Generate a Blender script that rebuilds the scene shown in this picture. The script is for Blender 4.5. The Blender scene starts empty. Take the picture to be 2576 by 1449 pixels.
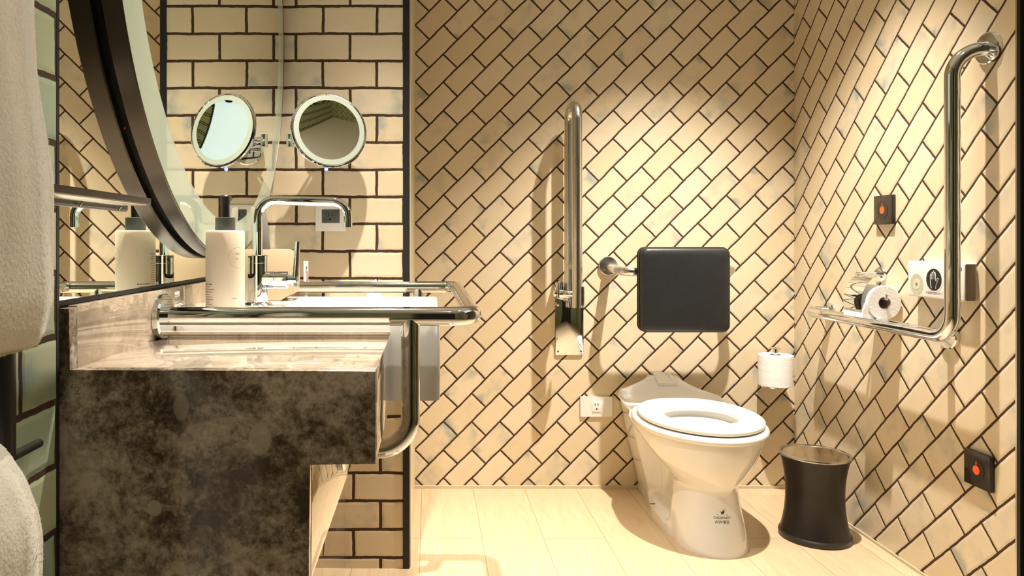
import bpy, bmesh, math, random
from mathutils import Vector, Matrix, noise
from mathutils.bvhtree import BVHTree
PI = math.pi
S = bpy.context.scene
C = S.collection
EYE = 0.95            # camera height; x to the right, y into the room, z up (metres)

# ---------------------------------------------------------------- camera, world, lights, exposure
cd = bpy.data.cameras.new('camera'); cam = bpy.data.objects.new('camera', cd); C.objects.link(cam)
cam.location = (0, 0, EYE); cam.rotation_euler = (PI/2, 0, 0)
cd.sensor_width = 36.0; cd.lens = 36.0*1840/2576
cd.shift_x = (1288-1080)/2576; cd.shift_y = -(724.5-605)/2576
cd.clip_start = 0.02
S.camera = cam
S.view_settings.view_transform = 'Standard'; S.view_settings.look = 'None'
S.view_settings.gamma = 1.0; S.view_settings.use_curve_mapping = False
S.view_settings.exposure = -0.06
w = bpy.data.worlds.new('world'); S.world = w; w.use_nodes = True
w.node_tree.nodes['Background'].inputs[0].default_value = (1.0, 0.93, 0.8, 1)
w.node_tree.nodes['Background'].inputs[1].default_value = 0.3

def spot(name, loc, target, power, color, cone, blend, radius):
    ld = bpy.data.lights.new(name, 'SPOT'); ld.energy = power; ld.color = color
    ld.spot_size = math.radians(cone); ld.spot_blend = blend; ld.shadow_soft_size = radius
    o = bpy.data.objects.new(name, ld); C.objects.link(o); o.location = loc
    d = Vector(target) - Vector(loc); o.rotation_euler = d.to_track_quat('-Z', 'Y').to_euler()
    return o
def area(name, loc, sx, sy, power, color, rot=(0, 0, 0)):
    ld = bpy.data.lights.new(name, 'AREA'); ld.shape = 'RECTANGLE'; ld.size = sx; ld.size_y = sy
    ld.energy = power; ld.color = color
    o = bpy.data.objects.new(name, ld); C.objects.link(o); o.location = loc; o.rotation_euler = rot
    return o
WARM = (1.0, 0.92, 0.84)
CEIL = 2.42
spot('toilet_downlight', (0.93, 2.00, CEIL-0.015), (0.80, 2.32, 0), 360, WARM, 74, 0.85, 0.018)
spot('basin_downlight', (-0.14, 1.50, CEIL-0.015), (-0.16, 1.48, 0), 345, WARM, 71, 1.0, 0.018)
spot('middle_downlight', (0.85, 0.98, CEIL-0.015), (0.60, 2.30, 0), 15, WARM, 84, 0.7, 0.018)
spot('entry_downlight', (0.22, 0.42, CEIL-0.015), (-0.10, 0.78, 0), 40, WARM, 62, 0.8, 0.018)

# ---------------------------------------------------------------- object helpers
WPOS = {}
def tag(o, label=None, cat=None, group=None, kind=None):
    if label: o['label'] = label
    if cat: o['category'] = cat
    if group: o['group'] = group
    if kind: o['kind'] = kind
    return o
def thing(name, loc, label, cat, group=None):
    o = bpy.data.objects.new(name, None); C.objects.link(o); o.location = loc
    o.empty_display_size = 0.05
    WPOS[o.name] = Vector(loc)
    return tag(o, label, cat, group)
def obj(name, bm, mat, parent=None, smooth=True, label=None, auto=35):
    me = bpy.data.meshes.new(name)
    bmesh.ops.recalc_face_normals(bm, faces=bm.faces[:])
    if smooth:
        lim = math.radians(auto)
        for f in bm.faces: f.smooth = True
        for e in bm.edges:
            if len(e.link_faces) == 2 and e.calc_face_angle(0) > lim: e.smooth = False
    bm.to_mesh(me); bm.free()
    for m in (mat if isinstance(mat, (list, tuple)) else [mat]): me.materials.append(m)
    o = bpy.data.objects.new(name, me); C.objects.link(o)
    if parent is not None:
        o.parent = parent; o.location = -WPOS[parent.name]
    WPOS[o.name] = Vector((0, 0, 0))
    if label: o['label'] = label
    return o
def struct(name, bm, mat, smooth=False):
    o = obj(name, bm, mat, smooth=smooth); o['kind'] = 'structure'; return o
NB = bmesh.new
def box(bm, x0, x1, y0, y1, z0, z1, bev=0.0, seg=3):
    r = bmesh.ops.create_cube(bm, size=1.0)
    vs = r['verts']
    for v in vs:
        v.co = Vector(((x0+x1)/2 + v.co.x*(x1-x0), (y0+y1)/2 + v.co.y*(y1-y0), (z0+z1)/2 + v.co.z*(z1-z0)))
    if bev > 0:
        es = list({e for v in vs for e in v.link_edges})
        bmesh.ops.bevel(bm, geom=es, offset=bev, segments=seg, affect='EDGES', profile=0.5)
    return bm
def prism(bm, pts, axis, a, b, bev=0.0):
    """extrude a 2D outline; axis 'y': pts are (x,z); 'x': pts are (y,z); 'z': pts are (x,y)"""
    def P(p, t):
        return {'y': (p[0], t, p[1]), 'x': (t, p[0], p[1]), 'z': (p[0], p[1], t)}[axis]
    v0 = [bm.verts.new(P(p, a)) for p in pts]; v1 = [bm.verts.new(P(p, b)) for p in pts]
    n = len(pts); fs = [bm.faces.new(v0), bm.faces.new(v1[::-1])]
    for i in range(n): fs.append(bm.faces.new((v0[i], v1[i], v1[(i+1) % n], v0[(i+1) % n])))
    if bev > 0:
        es = list({e for f in fs for e in f.edges})
        bmesh.ops.bevel(bm, geom=es, offset=bev, segments=2, affect='EDGES', profile=0.5)
    return bm
def rrect(cx, cy, w, h, r, n=6):
    pts = []
    for (sx, sy, a0) in ((1, 1, 0), (-1, 1, 90), (-1, -1, 180), (1, -1, 270)):
        for i in range(n+1):
            a = math.radians(a0 + 90*i/n)
            pts.append((cx + sx*(w/2-r) + r*math.cos(a), cy + sy*(h/2-r) + r*math.sin(a)))
    return pts
def loft(bm, rings, closed=True, cap0=True, cap1=True):
    R = [[bm.verts.new(p) for p in r] for r in rings]
    n = len(rings[0])
    for a, b in zip(R[:-1], R[1:]):
        for i in range(n if closed else n-1):
            j = (i+1) % n
            try: bm.faces.new((a[i], a[j], b[j], b[i]))
            except ValueError: pass
    if cap0: bm.faces.new(R[0][::-1])
    if cap1: bm.faces.new(R[-1])
    return R
def frame(d):
    d = Vector(d).normalized()
    u = d.orthogonal().normalized(); return u, d.cross(u)
def fillet(pts, r, n=10):
    """polyline with rounded corners; r a number or list per inner corner"""
    P = [Vector(p) for p in pts]; out = [P[0]]
    for i in range(1, len(P)-1):
        rr = r[i-1] if isinstance(r, (list, tuple)) else r
        a = (P[i-1]-P[i]); b = (P[i+1]-P[i]); la, lb = a.length, b.length; a.normalize(); b.normalize()
        ang = a.angle(b)
        if ang > PI-0.01: out.append(P[i]); continue
        t = min(rr/math.tan(ang/2), la*0.49 if i > 1 else la*0.98, lb*0.49 if i < len(P)-2 else lb*0.98)
        R = t*math.tan(ang/2); c = P[i] + (a+b).normalized()*(R/math.sin(ang/2))
        s = P[i]+a*t-c; e = P[i]+b*t-c; tot = s.angle(e)
        for k in range(n+1):
            f = k/n
            out.append(c + (s*math.sin((1-f)*tot) + e*math.sin(f*tot))/math.sin(tot))
    out.append(P[-1]); return out
def tube(bm, pts, r, n=24, cap=True):
    P = [Vector(p) for p in pts]; m = len(P)
    T = [(P[min(i+1, m-1)]-P[max(i-1, 0)]).normalized() for i in range(m)]
    u, _ = frame(T[0]); rings = []
    for i in range(m):
        if i:
            q = T[i-1].rotation_difference(T[i]); u = q @ u
        u = (u - T[i]*u.dot(T[i])).normalized(); v = T[i].cross(u)
        rr = r[i] if isinstance(r, (list, tuple)) else r
        rings.append([P[i] + (u*math.cos(2*PI*k/n) + v*math.sin(2*PI*k/n))*rr for k in range(n)])
    loft(bm, rings, True, cap, cap); return bm
def lathe(bm, prof, origin=(0, 0, 0), axis=(0, 0, 1), n=48, cap0=True, cap1=True):
    """prof: list of (radius, distance along axis)"""
    u, v = frame(axis); d = Vector(axis).normalized(); o = Vector(origin)
    rings = [[o + d*t + (u*math.cos(2*PI*k/n) + v*math.sin(2*PI*k/n))*max(r, 1e-5) for k in range(n)] for r, t in prof]
    loft(bm, rings, True, cap0, cap1); return bm
def ball(bm, c, r, sx=1, sy=1, sz=1, n=16):
    g = bmesh.ops.create_uvsphere(bm, u_segments=n, v_segments=n//2+2, radius=r)
    for v in g['verts']: v.co = Vector((v.co.x*sx, v.co.y*sy, v.co.z*sz)) + Vector(c)
    return bm

# ---------------------------------------------------------------- material helpers
def newmat(name):
    m = bpy.data.materials.new(name); m.use_nodes = True
    nt = m.node_tree; return m, nt, nt.nodes['Principled BSDF']
def setp(b, **k):
    names = dict(color='Base Color', rough='Roughness', metal='Metallic', ior='IOR', coat='Coat Weight', coatr='Coat Roughness',
                 trans='Transmission Weight', sss='Subsurface Weight', emit='Emission Color', estr='Emission Strength', sheen='Sheen Weight', spec='Specular IOR Level')
    for a, v in k.items():
        if a in ('color', 'emit'): v = (*v, 1)
        b.inputs[names[a]].default_value = v
def simple(name, color, rough=0.5, var=0.04, nscale=30, bump=0.0, bscale=200, **k):
    m, nt, b = newmat(name); setp(b, color=color, rough=rough, **k)
    N = nt.nodes; L = nt.links
    tc = N.new('ShaderNodeTexCoord'); nz = N.new('ShaderNodeTexNoise'); nz.inputs['Scale'].default_value = nscale
    nz.inputs['Detail'].default_value = 4
    L.new(tc.outputs['Object'], nz.inputs['Vector'])
    mx = N.new('ShaderNodeMix'); mx.data_type = 'RGBA'
    mx.inputs[6].default_value = (*[max(0, c*(1-var)) for c in color], 1); mx.inputs[7].default_value = (*[min(1, c*(1+var)) for c in color], 1)
    L.new(nz.outputs['Fac'], mx.inputs[0]); L.new(mx.outputs[2], b.inputs['Base Color'])
    if bump:
        n2 = N.new('ShaderNodeTexNoise'); n2.inputs['Scale'].default_value = bscale; n2.inputs['Detail'].default_value = 3
        L.new(tc.outputs['Object'], n2.inputs['Vector'])
        bp = N.new('ShaderNodeBump'); bp.inputs['Strength'].default_value = 0.6; bp.inputs['Distance'].default_value = bump
        L.new(n2.outputs['Fac'], bp.inputs['Height']); L.new(bp.outputs[0], b.inputs['Normal'])
    return m
class NT:
    def __init__(s, nt): s.nt = nt
    def m(s, op, a, b=None, c=None, clamp=False):
        n = s.nt.nodes.new('ShaderNodeMath'); n.operation = op; n.use_clamp = clamp
        for i, v in enumerate((a, b, c)):
            if v is None: continue
            if isinstance(v, (int, float)): n.inputs[i].default_value = v
            else: s.nt.links.new(v, n.inputs[i])
        return n.outputs[0]
    def mix(s, f, a, b, mode='MIX'):
        n = s.nt.nodes.new('ShaderNodeMix'); n.data_type = 'RGBA'; n.blend_type = mode
        for i, v in ((0, f), (6, a), (7, b)):
            if isinstance(v, tuple): n.inputs[i].default_value = (*v, 1)
            elif isinstance(v, (int, float)): n.inputs[i].default_value = v
            else: s.nt.links.new(v, n.inputs[i])
        return n.outputs[2]
    def noise(s, vec, scale, detail=3, rough=0.5, dist=0.0):
        n = s.nt.nodes.new('ShaderNodeTexNoise'); n.inputs['Scale'].default_value = scale
        n.inputs['Detail'].default_value = detail; n.inputs['Roughness'].default_value = rough; n.inputs['Distortion'].default_value = dist
        if vec is not None: s.nt.links.new(vec, n.inputs['Vector'])
        return n
    def ss(s, v, a, b):
        n = s.nt.nodes.new('ShaderNodeMapRange'); n.interpolation_type = 'SMOOTHSTEP'
        n.inputs[1].default_value = a; n.inputs[2].default_value = b
        s.nt.links.new(v, n.inputs[0]); return n.outputs[0]
    def comb(s, x, y, z=0.0):
        n = s.nt.nodes.new('ShaderNodeCombineXYZ')
        for i, v in enumerate((x, y, z)):
            if isinstance(v, (int, float)): n.inputs[i].default_value = v
            else: s.nt.links.new(v, n.inputs[i])
        return n.outputs[0]

def tile_mat(name, axis, sign, diag, s0, h0, W, H, m=0.0065, ca=(0.76, 0.65, 0.47), cb=(0.71, 0.575, 0.375), smudge=(0.30, 0.36, 0.33), smamt=0.8, seed=0.0):
    """glazed hand-cut wall tile in running bond, upright or laid on the diagonal.  (s0,h0) = one tile corner."""
    mt, nt, b = newmat(name); g = NT(nt); L = nt.links
    tc = nt.nodes.new('ShaderNodeTexCoord'); sp = nt.nodes.new('ShaderNodeSeparateXYZ'); L.new(tc.outputs['Object'], sp.inputs[0])
    pos = tc.outputs['Object']
    wob = g.noise(pos, 38, 3, 0.6); wob2 = g.noise(pos, 7, 1)
    ws = nt.nodes.new('ShaderNodeSeparateColor'); L.new(wob.outputs['Color'], ws.inputs[0])
    ws2 = nt.nodes.new('ShaderNodeSeparateColor'); L.new(wob2.outputs['Color'], ws2.inputs[0])
    s = g.m('MULTIPLY', sp.outputs[{'x': 0, 'y': 1}[axis]], sign)
    s = g.m('SUBTRACT', s, s0); h = g.m('SUBTRACT', sp.outputs[2], h0)
    s = g.m('ADD', s, g.m('MULTIPLY', g.m('SUBTRACT', ws.outputs[0], 0.5), 0.0042)); h = g.m('ADD', h, g.m('MULTIPLY', g.m('SUBTRACT', ws.outputs[1], 0.5), 0.0042))
    s = g.m('ADD', s, g.m('MULTIPLY', g.m('SUBTRACT', ws2.outputs[0], 0.5), 0.006)); h = g.m('ADD', h, g.m('MULTIPLY', g.m('SUBTRACT', ws2.outputs[1], 0.5), 0.006))
    if diag:
        k = 1/math.sqrt(2)
        u = g.m('MULTIPLY', g.m('ADD', s, h), k); v = g.m('MULTIPLY', g.m('SUBTRACT', h, s), k)
    else: u, v = s, h
    r = g.m('FLOOR', g.m('DIVIDE', v, H))
    uu = g.m('SUBTRACT', u, g.m('MULTIPLY', g.m('ADD', r, 1.0), W/2))
    cu = g.m('DIVIDE', uu, W); col = g.m('FLOOR', cu)
    fu = g.m('MULTIPLY', g.m('FRACT', cu), W); fv = g.m('MULTIPLY', g.m('FRACT', g.m('DIVIDE', v, H)), H)
    d = g.m('MINIMUM', g.m('MINIMUM', fu, g.m('SUBTRACT', W, fu)), g.m('MINIMUM', fv, g.m('SUBTRACT', H, fv)))
    mask = g.ss(d, m/2-0.0004, m/2+0.0005)
    wn = nt.nodes.new('ShaderNodeTexWhiteNoise'); wn.noise_dimensions = '3D'
    L.new(g.comb(col, r, seed), wn.inputs['Vector'])
    rc = nt.nodes.new('ShaderNodeSeparateColor'); L.new(wn.outputs['Color'], rc.inputs[0])
    base = g.mix(rc.outputs[0], ca, cb)
    # kiln marks: soft blue-grey clouds that belong to single tiles
    off = g.comb(g.m('ADD', fu, g.m('MULTIPLY', rc.outputs[1], 9.0)), fv, g.m('MULTIPLY', rc.outputs[2], 7.0))
    cl = g.noise(off, 16, 2, 0.5)
    cm = g.m('MULTIPLY', g.ss(cl.outputs['Fac'], 0.46, 0.72), g.ss(rc.outputs[1], 0.35, 1.0))
    edge = g.m('SUBTRACT', 1.0, g.ss(g.m('MINIMUM', fu, g.m('SUBTRACT', W, fu)), 0.0, 0.05))
    cm = g.m('MULTIPLY', cm, g.m('ADD', 0.45, g.m('MULTIPLY', edge, 0.9)), clamp=True)
    base = g.mix(g.m('MULTIPLY', cm, smamt), base, smudge)
    fine = g.noise(pos, 24, 4, 0.6)
    base = g.mix(g.m('MULTIPLY', g.ss(fine.outputs['Fac'], 0.45, 0.8), 0.25), base, (0.62, 0.52, 0.30))
    gn = g.noise(pos, 300, 3)
    grout = g.mix(gn.outputs['Fac'], (0.030, 0.014, 0.006), (0.085, 0.042, 0.02))
    L.new(g.mix(mask, grout, base), b.inputs['Base Color'])
    rr = g.m('ADD', g.m('MULTIPLY', mask, -0.62), 0.9)
    L.new(rr, b.inputs['Roughness'])
    b.inputs['Specular IOR Level'].default_value = 0.4
    hh = g.m('ADD', g.ss(d, m/2-0.001, m/2+0.007), g.m('MULTIPLY', fine.outputs['Fac'], 0.35))
    bp = nt.nodes.new('ShaderNodeBump'); bp.inputs['Strength'].default_value = 0.55; bp.inputs['Distance'].default_value = 0.0016
    L.new(hh, bp.inputs['Height']); L.new(bp.outputs[0], b.inputs['Normal'])
    return mt

def floor_mat():
    mt, nt, b = newmat('oak_look_floor'); g = NT(nt); L = nt.links
    tc = nt.nodes.new('ShaderNodeTexCoord'); sp = nt.nodes.new('ShaderNodeSeparateXYZ'); L.new(tc.outputs['Object'], sp.inputs[0])
    x, y = sp.outputs[0], sp.outputs[1]
    PW, PL = 0.1965, 1.18
    cx = g.m('DIVIDE', g.m('SUBTRACT', x, 0.168), PW); ci = g.m('FLOOR', cx)
    wn = nt.nodes.new('ShaderNodeTexWhiteNoise'); wn.noise_dimensions = '1D'; L.new(ci, wn.inputs['W'])
    cy = g.m('DIVIDE', g.m('SUBTRACT', y, g.m('ADD', 2.333, g.m('MULTIPLY', g.m('FLOOR', g.m('MULTIPLY', wn.outputs['Value'], 3.0)), 0.39))), PL)
    ri = g.m('FLOOR', cy)
    fx = g.m('MULTIPLY', g.m('FRACT', cx), PW); fy = g.m('MULTIPLY', g.m('FRACT', cy), PL)
    d = g.m('MINIMUM', g.m('MINIMUM', fx, g.m('SUBTRACT', PW, fx)), g.m('MINIMUM', fy, g.m('SUBTRACT', PL, fy)))
    mask = g.ss(d, 0.0004, 0.0016)
    w2 = nt.nodes.new('ShaderNodeTexWhiteNoise'); w2.noise_dimensions = '2D'; L.new(g.comb(ci, ri), w2.inputs['Vector'])
    gv = g.comb(g.m('ADD', g.m('MULTIPLY', x, 26), g.m('MULTIPLY', w2.outputs['Value'], 40)), g.m('MULTIPLY', y, 2.6), w2.outputs['Value'])
    gr = g.noise(gv, 1.6, 6, 0.6, 1.4)
    gv2 = g.comb(g.m('MULTIPLY', x, 300), g.m('MULTIPLY', y, 9), w2.outputs['Value'])
    gr2 = g.noise(gv2, 1.0, 3)
    base = g.mix(gr.outputs['Fac'], (0.50, 0.355, 0.195), (0.80, 0.64, 0.42))
    base = g.mix(g.m('MULTIPLY', g.ss(gr2.outputs['Fac'], 0.5, 0.8), 0.35), base, (0.48, 0.32, 0.16))
    base = g.mix(g.m('MULTIPLY', w2.outputs['Value'], 0.25), base, (0.66, 0.50, 0.30))
    L.new(g.mix(mask, (0.38, 0.27, 0.16), base), b.inputs['Base Color'])
    b.inputs['Roughness'].default_value = 0.32
    bp = nt.nodes.new('ShaderNodeBump'); bp.inputs['Strength'].default_value = 0.25; bp.inputs['Distance'].default_value = 0.0006
    L.new(g.m('ADD', mask, g.m('MULTIPLY', gr2.outputs['Fac'], 0.25)), bp.inputs['Height']); L.new(bp.outputs[0], b.inputs['Normal'])
    return mt

def marble_mat():
    mt, nt, b = newmat('brown_grey_marble'); g = NT(nt); L = nt.links
    tc = nt.nodes.new('ShaderNodeTexCoord'); pos = tc.outputs['Object']
    sp = nt.nodes.new('ShaderNodeSeparateXYZ'); L.new(pos, sp.inputs[0])
    big = g.noise(pos, 6, 4, 0.6, 0.3); mid = g.noise(pos, 26, 10, 0.74, 0.25); sm = g.noise(pos, 110, 8, 0.75)
    a = g.m('ADD', g.m('MULTIPLY', big.outputs['Fac'], 0.36), g.m('ADD', g.m('MULTIPLY', mid.outputs['Fac'], 0.40), g.m('MULTIPLY', sm.outputs['Fac'], 0.28)))
    rp = nt.nodes.new('ShaderNodeValToRGB'); cr = rp.color_ramp
    cr.elements[0].position = 0.465; cr.elements[0].color = (0.062, 0.044, 0.028, 1)
    cr.elements[1].position = 0.60; cr.elements[1].color = (0.50, 0.42, 0.315, 1)
    e = cr.elements.new(0.508); e.color = (0.17, 0.13, 0.088, 1)
    e = cr.elements.new(0.548); e.color = (0.33, 0.27, 0.195, 1)
    L.new(a, rp.inputs[0]); base = rp.outputs[0]
    for (sc, wd, col, al, dist) in ((3.2, 0.0045, (0.045, 0.03, 0.018), 0.55, 0.05), (6.0, 0.005, (0.40, 0.33, 0.24), 0.3, 0.1)):
        vn = g.noise(pos, sc, 7, 0.62, dist)
        gate = g.ss(g.noise(pos, sc*1.7, 2).outputs['Fac'], 0.45, 0.6)
        vein = g.m('SUBTRACT', 1.0, g.ss(g.m('ABSOLUTE', g.m('SUBTRACT', vn.outputs['Fac'], 0.5)), 0.0, wd))
        base = g.mix(g.m('MULTIPLY', g.m('MULTIPLY', vein, gate), al), base, col)
    # pale fossil blotches in the stone
    for (cx, cz, rx, rz, al) in ((-0.208, 0.706, 0.0145, 0.021, 0.7), (-0.338, 0.621, 0.0095, 0.0105, 0.75), (-0.305, 0.745, 0.01, 0.018, 0.4)):
        ex = g.m('DIVIDE', g.m('SUBTRACT', sp.outputs[0], cx), rx); ez = g.m('DIVIDE', g.m('SUBTRACT', sp.outputs[2], cz), rz)
        rr = g.m('ADD', g.m('SQRT', g.m('ADD', g.m('MULTIPLY', ex, ex), g.m('MULTIPLY', ez, ez))), g.m('MULTIPLY', g.m('SUBTRACT', sm.outputs['Fac'], 0.5), 0.5))
        k = g.m('MULTIPLY', g.m('SUBTRACT', 1.0, g.ss(rr, 0.8, 1.05)), al)
        base = g.mix(k, base, (0.46, 0.41, 0.30))
    L.new(base, b.inputs['Base Color'])
    b.inputs['Roughness'].default_value = 0.09; b.inputs['Specular IOR Level'].default_value = 0.55
    return mt

def lit_marble_mat():  # the front panel's marble again, with the lamp's brightness put into a paler colour
    mt, nt, b = newmat('polished_marble_lit'); g = NT(nt); L = nt.links
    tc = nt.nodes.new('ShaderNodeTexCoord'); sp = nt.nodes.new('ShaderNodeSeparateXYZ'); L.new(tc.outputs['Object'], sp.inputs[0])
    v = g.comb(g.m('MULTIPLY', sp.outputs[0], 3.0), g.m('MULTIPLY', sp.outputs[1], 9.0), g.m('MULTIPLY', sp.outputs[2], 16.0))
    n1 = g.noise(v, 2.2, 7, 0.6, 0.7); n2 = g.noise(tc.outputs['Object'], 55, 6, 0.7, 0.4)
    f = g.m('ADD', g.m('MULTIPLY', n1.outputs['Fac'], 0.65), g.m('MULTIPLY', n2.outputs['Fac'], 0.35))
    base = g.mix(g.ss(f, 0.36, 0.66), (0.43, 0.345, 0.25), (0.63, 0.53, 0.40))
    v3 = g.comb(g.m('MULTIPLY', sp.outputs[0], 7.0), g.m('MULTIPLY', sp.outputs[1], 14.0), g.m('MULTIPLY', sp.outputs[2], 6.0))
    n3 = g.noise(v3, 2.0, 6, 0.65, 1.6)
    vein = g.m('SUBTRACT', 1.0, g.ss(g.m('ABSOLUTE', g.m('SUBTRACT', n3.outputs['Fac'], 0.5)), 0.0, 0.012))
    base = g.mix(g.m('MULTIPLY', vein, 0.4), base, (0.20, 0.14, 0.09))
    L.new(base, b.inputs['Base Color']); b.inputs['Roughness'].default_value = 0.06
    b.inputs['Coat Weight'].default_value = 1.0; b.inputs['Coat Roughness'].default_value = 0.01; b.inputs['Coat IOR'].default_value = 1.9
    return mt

def steel(name, color=(0.83, 0.78, 0.70), rough=0.12, aniso=0.0):
    m, nt, b = newmat(name); setp(b, color=color, metal=1.0, rough=rough)
    g = NT(nt); tc = nt.nodes.new('ShaderNodeTexCoord')
    n = g.noise(tc.outputs['Object'], 35, 3); nt.links.new(g.m('ADD', g.m('MULTIPLY', n.outputs['Fac'], rough*0.4), rough*0.8), b.inputs['Roughness'])
    return m

P_B = 0.1085; P_R = 0.1108
BW = 2.806; RW = 1.40; LW = -0.450; PW_Y = 2.119
M = {}
r2 = math.sqrt(2)
M['back'] = tile_mat('diagonal_cream_tile', 'x', 1, True, -0.0547, 1.6664, P_B*r2, P_B/r2)
M['right'] = tile_mat('diagonal_cream_tile_side', 'y', -1, True, -2.742, 1.5646, P_R*r2, P_R/r2, seed=3.0)
M['brick_hi'] = tile_mat('upright_cream_tile', 'x', 1, False, -0.3858, 1.3918, 0.1560, 0.0788, m=0.0080, seed=5.0, smamt=0.7)
M['brick_lo'] = tile_mat('upright_cream_tile_low', 'x', 1, False, -0.0635, 0.2772, 0.1560, 0.0817, m=0.0088, seed=6.0, smamt=0.7)
M['left'] = tile_mat('upright_green_tile', 'y', 1, False, 0.726, 0.7560, 0.1560, 0.0775, m=0.0080, ca=(0.50, 0.54, 0.33), cb=(0.40, 0.50, 0.36), smudge=(0.20, 0.32, 0.33), smamt=0.8, seed=8.0)
M['rear'] = tile_mat('diagonal_green_tile', 'x', -1, True, 0.0, 0.0, P_B*r2, P_B/r2, ca=(0.46, 0.50, 0.28), cb=(0.38, 0.44, 0.28), smudge=(0.18, 0.28, 0.28), smamt=0.8, seed=9.0)
M['stone'] = lit_marble_mat(); M['floor'] = floor_mat(); M['marble'] = marble_mat()
M['ceiling'] = simple('ceiling_paint', (0.84, 0.82, 0.76), 0.8, 0.02)
M['black_trim'] = simple('black_metal_trim', (0.006, 0.0055, 0.005), 0.5)
M['return'] = simple('cut_tile_edge', (0.66, 0.56, 0.36), 0.3, 0.15, 40)
M['silver_trim'] = steel('satin_edge_strip', (0.75, 0.70, 0.60), 0.3)
M['door'] = simple('bronze_laminate', (0.085, 0.065, 0.045), 0.4, 0.15, 12)
M['grout'] = simple('pale_grout', (0.62, 0.53, 0.36), 0.6)
M['steel'] = steel('polished_stainless', (0.74, 0.77, 0.80), 0.06)
M['satin'] = steel('satin_stainless', (0.70, 0.70, 0.70), 0.20)
M['chrome'] = steel('chrome', (0.80, 0.85, 0.90), 0.03)
M['mirror'] = steel('mirror_silvering', (0.90, 0.93, 0.86), 0.0)
M['bronze'] = simple('dark_bronze_metal', (0.108, 0.093, 0.075), 0.33, 0.08, 60, metal=0.9)
M['shelf_bronze'] = simple('shelf_dark_bronze', (0.055, 0.043, 0.034), 0.35, 0.08, 60, metal=0.6)
M['black_gap'] = simple('black_recess', (0.004, 0.004, 0.004), 0.7)
M['frost'] = simple('frosted_glass_band', (0.50, 0.58, 0.45), 0.3, 0.03, 8, coat=1.0, coatr=0.02)
M['ceramic'] = simple('white_glazed_ceramic', (0.86, 0.84, 0.79), 0.10, 0.015, 8, coat=0.5, coatr=0.03)
M['basin'] = simple('basin_ceramic', (0.84, 0.82, 0.75), 0.10, 0.015, 8, coat=0.4, coatr=0.03)
M['seat'] = simple('white_seat_plastic', (0.90, 0.885, 0.84), 0.22, 0.01, 8)
M['leather'] = simple('black_padded_vinyl', (0.016, 0.017, 0.018), 0.42, 0.3, 60, bump=0.0004, bscale=420)
M['seam'] = simple('black_piping', (0.01, 0.01, 0.01), 0.5)
M['white_plastic'] = simple('white_plastic', (0.84, 0.82, 0.76), 0.35, 0.01)
M['grey_plastic'] = simple('grey_plastic', (0.085, 0.09, 0.085), 0.4)
M['taupe_plastic'] = simple('taupe_plastic', (0.20, 0.15, 0.10), 0.45)
M['black_plastic'] = simple('black_plastic', (0.02, 0.018, 0.016), 0.35)
M['bin'] = simple('brown_black_leatherette', (0.013, 0.010, 0.008), 0.36, 0.2, 30)
M['paper'] = simple('tissue_paper', (0.92, 0.90, 0.86), 0.9, 0.02, 80, bump=0.0012, bscale=150)
M['card'] = simple('grey_cardboard', (0.34, 0.27, 0.25), 0.85)
M['kraft'] = simple('beige_card_box', (0.56, 0.42, 0.26), 0.7, 0.04)
M['bottle'] = simple('cream_bottle', (0.84, 0.75, 0.58), 0.35, 0.02, 10, sss=0.1)
M['ink'] = simple('grey_print', (0.06, 0.055, 0.05), 0.7)
M['ink_pale'] = simple('pale_print', (0.45, 0.45, 0.46), 0.7)
M['white_ink'] = simple('white_print', (0.9, 0.9, 0.88), 0.6)
M['orange'] = simple('orange_button', (0.90, 0.10, 0.015), 0.45, emit=(1.0, 0.12, 0.02), estr=0.35)
M['red'] = simple('red_print', (0.62, 0.02, 0.03), 0.5)
M['blue'] = simple('blue_sticker', (0.01, 0.16, 0.30), 0.5)
M['redled'] = simple('red_indicator', (0.6, 0.05, 0.01), 0.4, emit=(1.0, 0.08, 0.02), estr=0.12)
M['blueled'] = simple('blue_indicator', (0.1, 0.12, 0.9), 0.4, emit=(0.12, 0.16, 1.0), estr=6.0)
M['speaker'] = simple('pale_green_grille', (0.50, 0.50, 0.36), 0.5)
M['towel'] = simple('white_terry', (0.78, 0.74, 0.60), 0.95, 0.08, 26, sheen=0.5, bump=0.002, bscale=260)

m_, nt_, b_ = newmat('terry_pile')
N_ = nt_.nodes; df = N_.new('ShaderNodeBsdfDiffuse'); tl_ = N_.new('ShaderNodeBsdfTranslucent'); mx_ = N_.new('ShaderNodeMixShader')
df.inputs[0].default_value = tl_.inputs[0].default_value = (0.86, 0.81, 0.65, 1); mx_.inputs[0].default_value = 0.5
nt_.links.new(df.outputs[0], mx_.inputs[1]); nt_.links.new(tl_.outputs[0], mx_.inputs[2]); nt_.links.new(mx_.outputs[0], N_['Material Output'].inputs[0]); N_.remove(b_)
M['pile'] = m_

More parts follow.
